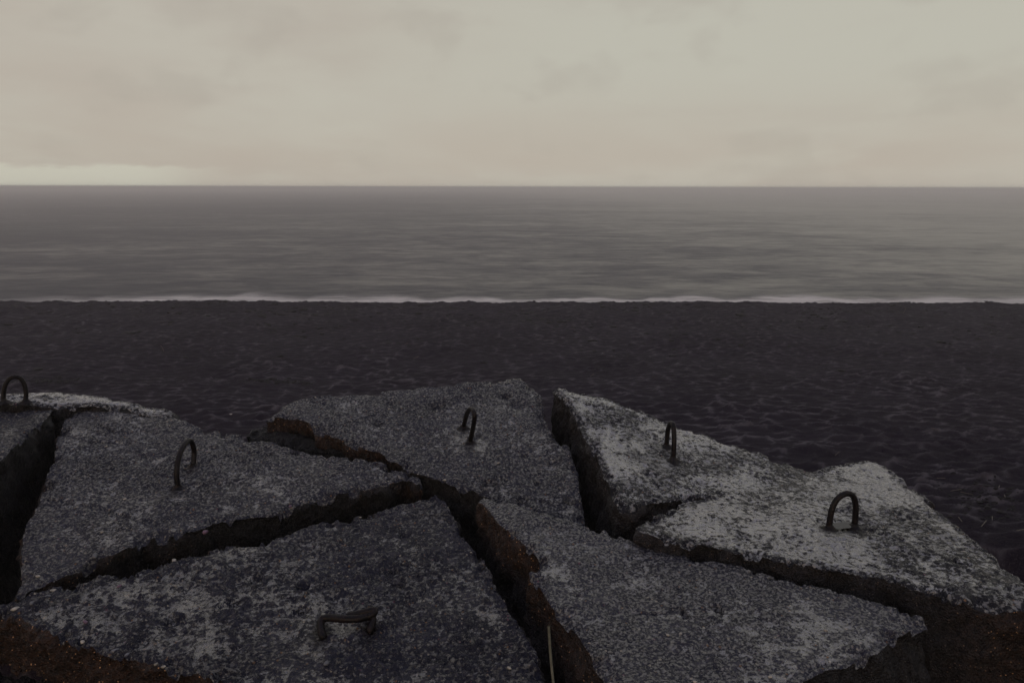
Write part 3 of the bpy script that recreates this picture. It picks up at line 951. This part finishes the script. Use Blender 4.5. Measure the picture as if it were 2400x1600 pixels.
pts = [lifted(757, 1500, hC, -0.03), lifted(757, 1492, hC, 0.003), lifted(752, 1470, hC, 0.015), lifted(754, 1452, hC, 0.024), lifted(770, 1447, hC, 0.028), lifted(805, 1450, hC, 0.030),
       lifted(840, 1449, hC, 0.032), lifted(866, 1444, hC, 0.030), lifted(874, 1452, hC, 0.021), lifted(869, 1468, hC, 0.011), lifted(867, 1478, hC, 0.002), lifted(867, 1486, hC, -0.03)]
V, Fc = tube(pts, 0.0108, rib=0.0012)
pts = [lifted(864, 1444, hC, 0.032), lifted(876, 1437, hC, 0.038), lifted(877, 1430, hC, 0.042), lifted(866, 1431, hC, 0.041), lifted(845, 1437, hC, 0.036), lifted(815, 1443, hC, 0.026)]
V2, Fc2 = tube(pts, 0.0105, rib=0.0012)
mesh_obj('lifting_loop', np.concatenate([V, V2]), np.concatenate([Fc, Fc2 + len(V)]), M_REBAR, rC)

# larger stones set in the slabs
for px, py, s_, mt in [(37, 1427, .011, M_WHITE), (126, 1387, .010, M_WHITE), (412, 1369, .007, M_WHITE), (192, 1500, .008, M_WHITE), (280, 1372, .008, M_PINK), (201, 1461, .009, M_PINK),
                       (407, 1315, .010, M_WHITE), (380, 1355, .010, M_GREY), (365, 1554, .006, M_WHITE), (382, 1562, .006, M_WHITE), (765, 1562, .010, M_GREY), (1193, 1565, .006, M_WHITE),
                       (620, 1512, .008, M_GREY), (112, 1403, .010, M_GREY), (75, 1421, .010, M_GREY), (945, 1315, .005, M_WHITE), (1040, 1355, .005, M_WHITE), (270, 1515, .012, M_GREY),
                       (845, 1212, .005, M_WHITE), (1005, 1240, .004, M_WHITE), (1104, 1290, .004, M_WHITE), (390, 1494, .007, M_GREY), (298, 1527, .010, M_GREY), (330, 1345, .008, M_GREY)]:
    pebble_on(rC, px, py, hC, relC, s_, mt)
for px, py, s_, mt in [(482, 1252, .013, M_PINK), (680, 1181, .008, M_PINK), (293, 1171, .006, M_WHITE), (240, 1250, .007, M_WHITE), (90, 1354, .008, M_WHITE), (398, 996, .006, M_WHITE),
                       (535, 1203, .007, M_GREY), (366, 1015, .005, M_WHITE), (270, 1178, .007, M_GREY), (250, 1047, .006, M_WHITE), (223, 1307, .014, M_GREY), (398, 1227, .006, M_WHITE)]:
    pebble_on(rB, px, py, hB, relB, s_, mt)
for px, py, s_, mt in [(1042, 1126, .008, M_WHITE), (1168, 1082, .006, M_WHITE), (995, 929, .006, M_WHITE), (934, 1006, .013, M_GREY), (912, 960, .006, M_WHITE)]:
    pebble_on(rD, px, py, hD, relD, s_, mt)
for px, py, s_, mt in [(1565, 1488, .006, M_WHITE), (1595, 1487, .006, M_WHITE), (1934, 1482, .006, M_WHITE), (1629, 1595, .006, M_WHITE), (1382, 1504, .004, M_WHITE), (1805, 1585, .006, M_WHITE)]:
    pebble_on(rE, px, py, hE, relE, s_, mt)

# puddle between the feet of the rightmost loop
pc = on_surface(1972, 1233, hFG)
ang = np.linspace(0, 2 * math.pi, 40, endpoint=False)
ca, sa = math.cos(0.35), math.sin(0.35)
pv = [(pc[0], pc[1], 0)]
for a in ang:
    r1 = 1 + 0.18 * vn2(np.array([a * 2.2]), np.array([3.0]), 4)[0]
    ex, ey = 0.055 * math.cos(a) * r1, 0.024 * math.sin(a) * r1
    pv.append((pc[0] + ex * ca - ey * sa, pc[1] + ex * sa + ey * ca, 0))
pv = np.array(pv)
pv[:, 2] = hFG(pv[:, 0], pv[:, 1])[0] + CZ + 0.004
pu = mesh_obj('puddle', pv, [[0, 1 + k, 1 + (k + 1) % 40] for k in range(40)], M_WATER, loc=tuple(pc))
tag(pu, 'small still puddle between the feet of the upright loop on the wet right slab', 'puddle')


# ------------------------------------------------------------------ plants and litter
def bh(x, y):
    z, _ = beach_h(x, y)
    return z


_ys = np.linspace(2.9, 24, 900)
_zs = np.interp(_ys, PROFILE[:, 0], PROFILE[:, 1])


def on_beach(px, py):
    """where the sight ray meets the beach"""
    d = ray(px, py)
    y = _ys[np.argmax(_zs >= _ys * d[2] / d[1])]
    for _ in range(3):
        z = float(bh(np.array([d[0] / d[1] * y]), np.array([y]))[0])
        y = 0.5 * y + 0.5 * z / d[2] * d[1]
    x = d[0] / d[1] * y
    return np.array([x, y, float(bh(np.array([x]), np.array([y]))[0]) + CZ])


def stick(a, b, rad, mat, name, label, cat, group=None, seg=6, bend=0.0):
    a, b = np.array(a), np.array(b)
    m = (a + b) / 2 + np.array([bend, 0, abs(bend) * .3])
    V, Fc = tube([a, m, b], rad, seg=seg, sub=np.linalg.norm(b - a) / 5)
    o = mesh_obj(name, V, Fc, mat, loc=tuple(a))
    tag(o, label, cat, group)
    return o


# pale stem rising out of the gap between the two front slabs
def pt(px, py, dist):
    d = ray(px, py)
    t = dist / d[1]
    return np.array([d[0] * t, dist, d[2] * t + CZ])


def stem(pix, name, label, mat, rad, cat='plant'):
    P = [pt(*q) for q in pix]
    V, Fc = tube(P, rad, seg=8, sub=0.01)
    return tag(mesh_obj(name, V, Fc, mat, loc=tuple(P[-1])), label, cat)


stem([(1286, 1466, 1.72), (1290, 1530, 1.71), (1297, 1600, 1.69), (1310, 1700, 1.66)], 'reed_plant', 'pale straight stem standing in the dark gap between the two front slabs', M_STEM, .0036)
stem([(2054, 1522, 1.78), (2045, 1560, 1.77), (2032, 1610, 1.75), (2015, 1680, 1.74)], 'reed_plant', 'olive stem standing under the broken right end of the front right slab', M_STEM, .0028)
stem([(2224, 1512, 2.0), (2210, 1540, 2.0), (2203, 1600, 2.0), (2202, 1680, 2.0)], 'grass_blade', 'hair thin curved blade in the shade at the lower right corner', M_STEM, .0009)

M_RUSTG = mat_plain('rust_grass', (.14, .045, .02), 0.6, 0.4)
tv, tf = [], []
base_p = pt(2135, 1450, 2.08)
for k in range(26):
    bx_ = base_p + np.array([random.uniform(-.055, .06), random.uniform(-.03, .03), random.uniform(-.05, -0.02)])
    tip = bx_ + np.array([random.uniform(-.05, .05), random.uniform(-.03, .03), random.uniform(.05, .10)])
    V, Fc = tube([bx_, (bx_ + tip) / 2 + np.array([random.uniform(-.01, .01), 0, .004]), tip], 0.0009, seg=4, sub=0.02)
    tf.append(Fc + sum(len(q) for q in tv))
    tv.append(V)
o = mesh_obj('dry_grass_tuft', np.concatenate(tv), np.concatenate(tf), M_RUSTG, loc=tuple(base_p))
tag(o, 'sparse rust coloured grass tuft in the crack beside the front right slab tip', 'grass tuft')

# reed pieces washed against the right hand slab
for (px, py, L, a, lab) in [
        (2240, 1152, .10, .3, 'pale reed piece lying nearly level, first one right of the slab corner'),
        (2238, 1143, .05, 1.6, 'short reed stub standing on end just above the pale level reed'),
        (2265, 1160, .08, 2.4, 'reed piece slanting down to the right beside the pale level reed'),
        (2340, 1148, .10, .9, 'upper of two reed pieces crossed near the right frame edge'),
        (2355, 1168, .09, 1.1, 'lower of two reed pieces crossed near the right frame edge'),
        (2305, 1232, .12, .8, 'longest reed piece, slanting up on the sand behind the right slab edge'),
        (2325, 1218, .09, 1.0, 'reed piece just above the longest slanting one behind the right slab'),
        (2250, 1220, .07, 1.3, 'dark reed piece touching the sand right beside the slab edge'),
        (2205, 1125, .07, .1, 'small level reed piece nearest the jagged corner of the right slab'),
        (2390, 1250, .08, .5, 'reed piece lying lowest at the right frame edge'),
        (2190, 1010, .09, .05, 'lone level reed piece on open sand above the litter patch'),
        (1962, 1066, .06, .6, 'reed piece on the sand just above the far corner of the right slab')]:
    p = on_beach(px, py)
    e = np.array([math.cos(a), math.sin(a), 0]) * L / 2
    z1 = float(bh(np.array([p[0] - e[0]]), np.array([p[1] - e[1]]))[0]) + CZ + .006
    z2 = float(bh(np.array([p[0] + e[0]]), np.array([p[1] + e[1]]))[0]) + CZ + .008
    stick((p[0] - e[0], p[1] - e[1], z1), (p[0] + e[0], p[1] + e[1], z2), .0026, M_STRAW, 'reed_piece', lab, 'reed', 'reed pieces behind the right slab')
# lone straws far out on the sand
for (px, py, dx, dz, lab) in [(384, 826, -.05, .12, 'lone pale straw standing up in the sand at the left'), (487, 822, .08, .06, 'thin dark straw in the sand right of the lone pale straw'),
                              (2116, 735, .06, .16, 'pale curved straw at the top of the berm near the right'), (966, 840, .12, .04, 'straw lying in the sand behind the centre back slab'),
                              (945, 806, .10, .03, 'faint straw on the sand above the centre back slab'), (1380, 880, .08, .05, 'straw in the sand behind the raised corner of the right slab')]:
    p = on_beach(px, py)
    stick((p[0], p[1], p[2] - .01), (p[0] + dx, p[1], p[2] + dz), .0045, M_STRAW, 'straw', lab, 'straw', bend=.015)
# white shell
p = on_beach(541, 971)
import bmesh
bm = bmesh.new()
bmesh.ops.create_uvsphere(bm, u_segments=12, v_segments=6, radius=.016)
for v in bm.verts:
    v.co.z *= .5
    v.co.y *= .8
me = bpy.data.meshes.new('shell')
bm.to_mesh(me)
bm.free()
me.materials.append(M_SHELL)
o = bpy.data.objects.new('shell', me)
COL.objects.link(o)
o.location = tuple(p)
tag(o, 'tiny white shell alone on the sand left of the centre back slab', 'shell')


# seaweed wrack: black crumbs along the berm, a strip at the scarp, and litter near the right slab
def crumb_at(px, py):
    d = ray(px, py)
    y = _ys[np.argmax(_zs >= _ys * d[2] / d[1])]
    return (d[0] / d[1] * y, y)


def crumbs(name, label, spots):
    import bmesh
    bm = bmesh.new()
    bmesh.ops.create_icosphere(bm, subdivisions=1, radius=1.0)
    bv_ = np.array([v.co[:] for v in bm.verts])
    bf = np.array([[v.index for v in f.verts] for f in bm.faces])
    bm.free()
    V, Fc = [], []
    n0 = 0
    for (x, y, s_, fl) in spots:
        q = bv_ * (1 + 0.5 * rng.uniform(-1, 1, (len(bv_), 1)))
        q = q * np.array([s_ * rng.uniform(.8, 1.8), s_ * rng.uniform(.6, 1.2), s_ * fl])
        V.append((q, x, y))
        Fc.append(bf + n0)
        n0 += len(bv_)
    xs_ = np.array([v[1] for v in V])
    ys_ = np.array([v[2] for v in V])
    zs = bh(xs_, ys_) + CZ
    VV = np.concatenate([v[0] + np.array([v[1], v[2], z + 0.1 * abs(v[0][:, 2]).max()]) for v, z in zip(V, zs)])
    o = mesh_obj(name, VV, np.concatenate(Fc), M_WRACK, smooth=False)
    tag(o, label, 'seaweed', kind='stuff')


sp = []
for _ in range(2600):
    x = random.uniform(-18, 18)
    y = random.choice([random.gauss(20.6, 0.9), random.gauss(19.3, 1.4), random.gauss(17, 2.4)])
    if y > 22.2 or math.sin(x * .9 + 2 * math.sin(y * 1.1)) * .6 < random.uniform(-.8, .6):
        continue
    sp.append((x, y, abs(random.gauss(.03, .022)) + .012, .4))
crumbs('seaweed_crumbs', 'black seaweed crumbs scattered along the top of the berm', sp)
sp = []
for k in range(160):
    p = crumb_at(random.uniform(560, 730), 893 + random.gauss(0, 1.4))
    sp.append((p[0], p[1], random.uniform(.008, .028), .5))
for k in range(150):
    p = crumb_at(random.uniform(30, 190), 894 + random.gauss(0, 3))
    sp.append((p[0], p[1], random.uniform(.008, .03), .5))
crumbs('seaweed_strip', 'dark seaweed strip on the low sand step behind the left slabs', sp)
sp = []
for k in range(260):
    p = crumb_at(random.gauss(2310, 60), random.gauss(1185, 22))
    sp.append((p[0], p[1], random.uniform(.005, .018), .6))
crumbs('seaweed_litter', 'black seaweed litter on the sand behind the right slab', sp)

# ------------------------------------------------------------------ sea haze
HAZE = 0.0034
if HAZE > 0:
    m, t = new_mat('haze')
    vol = t.n('ShaderNodeVolumePrincipled', {'Color': (1.0, .965, .95, 1), 'Density': HAZE, 'Anisotropy': 0.6})
    t.t.links.new(vol.outputs[0], t.n('ShaderNodeOutputMaterial').inputs['Volume'])
    x, y0, y1, z0, z1 = R_ + 500, -300, R_ + 500, -7.0, CZ + 0.25
    V = [(-x, y0, z0), (x, y0, z0), (x, y1, z0), (-x, y1, z0), (-x, y0, z1), (x, y0, z1), (x, y1, z1), (-x, y1, z1)]
    hz = mesh_obj('haze', V, [[0, 3, 2, 1], [4, 5, 6, 7], [0, 1, 5, 4], [1, 2, 6, 5], [2, 3, 7, 6], [3, 0, 4, 7]], m, smooth=False)
    tag(hz, 'thin sea mist over the water and the beach', kind='stuff')
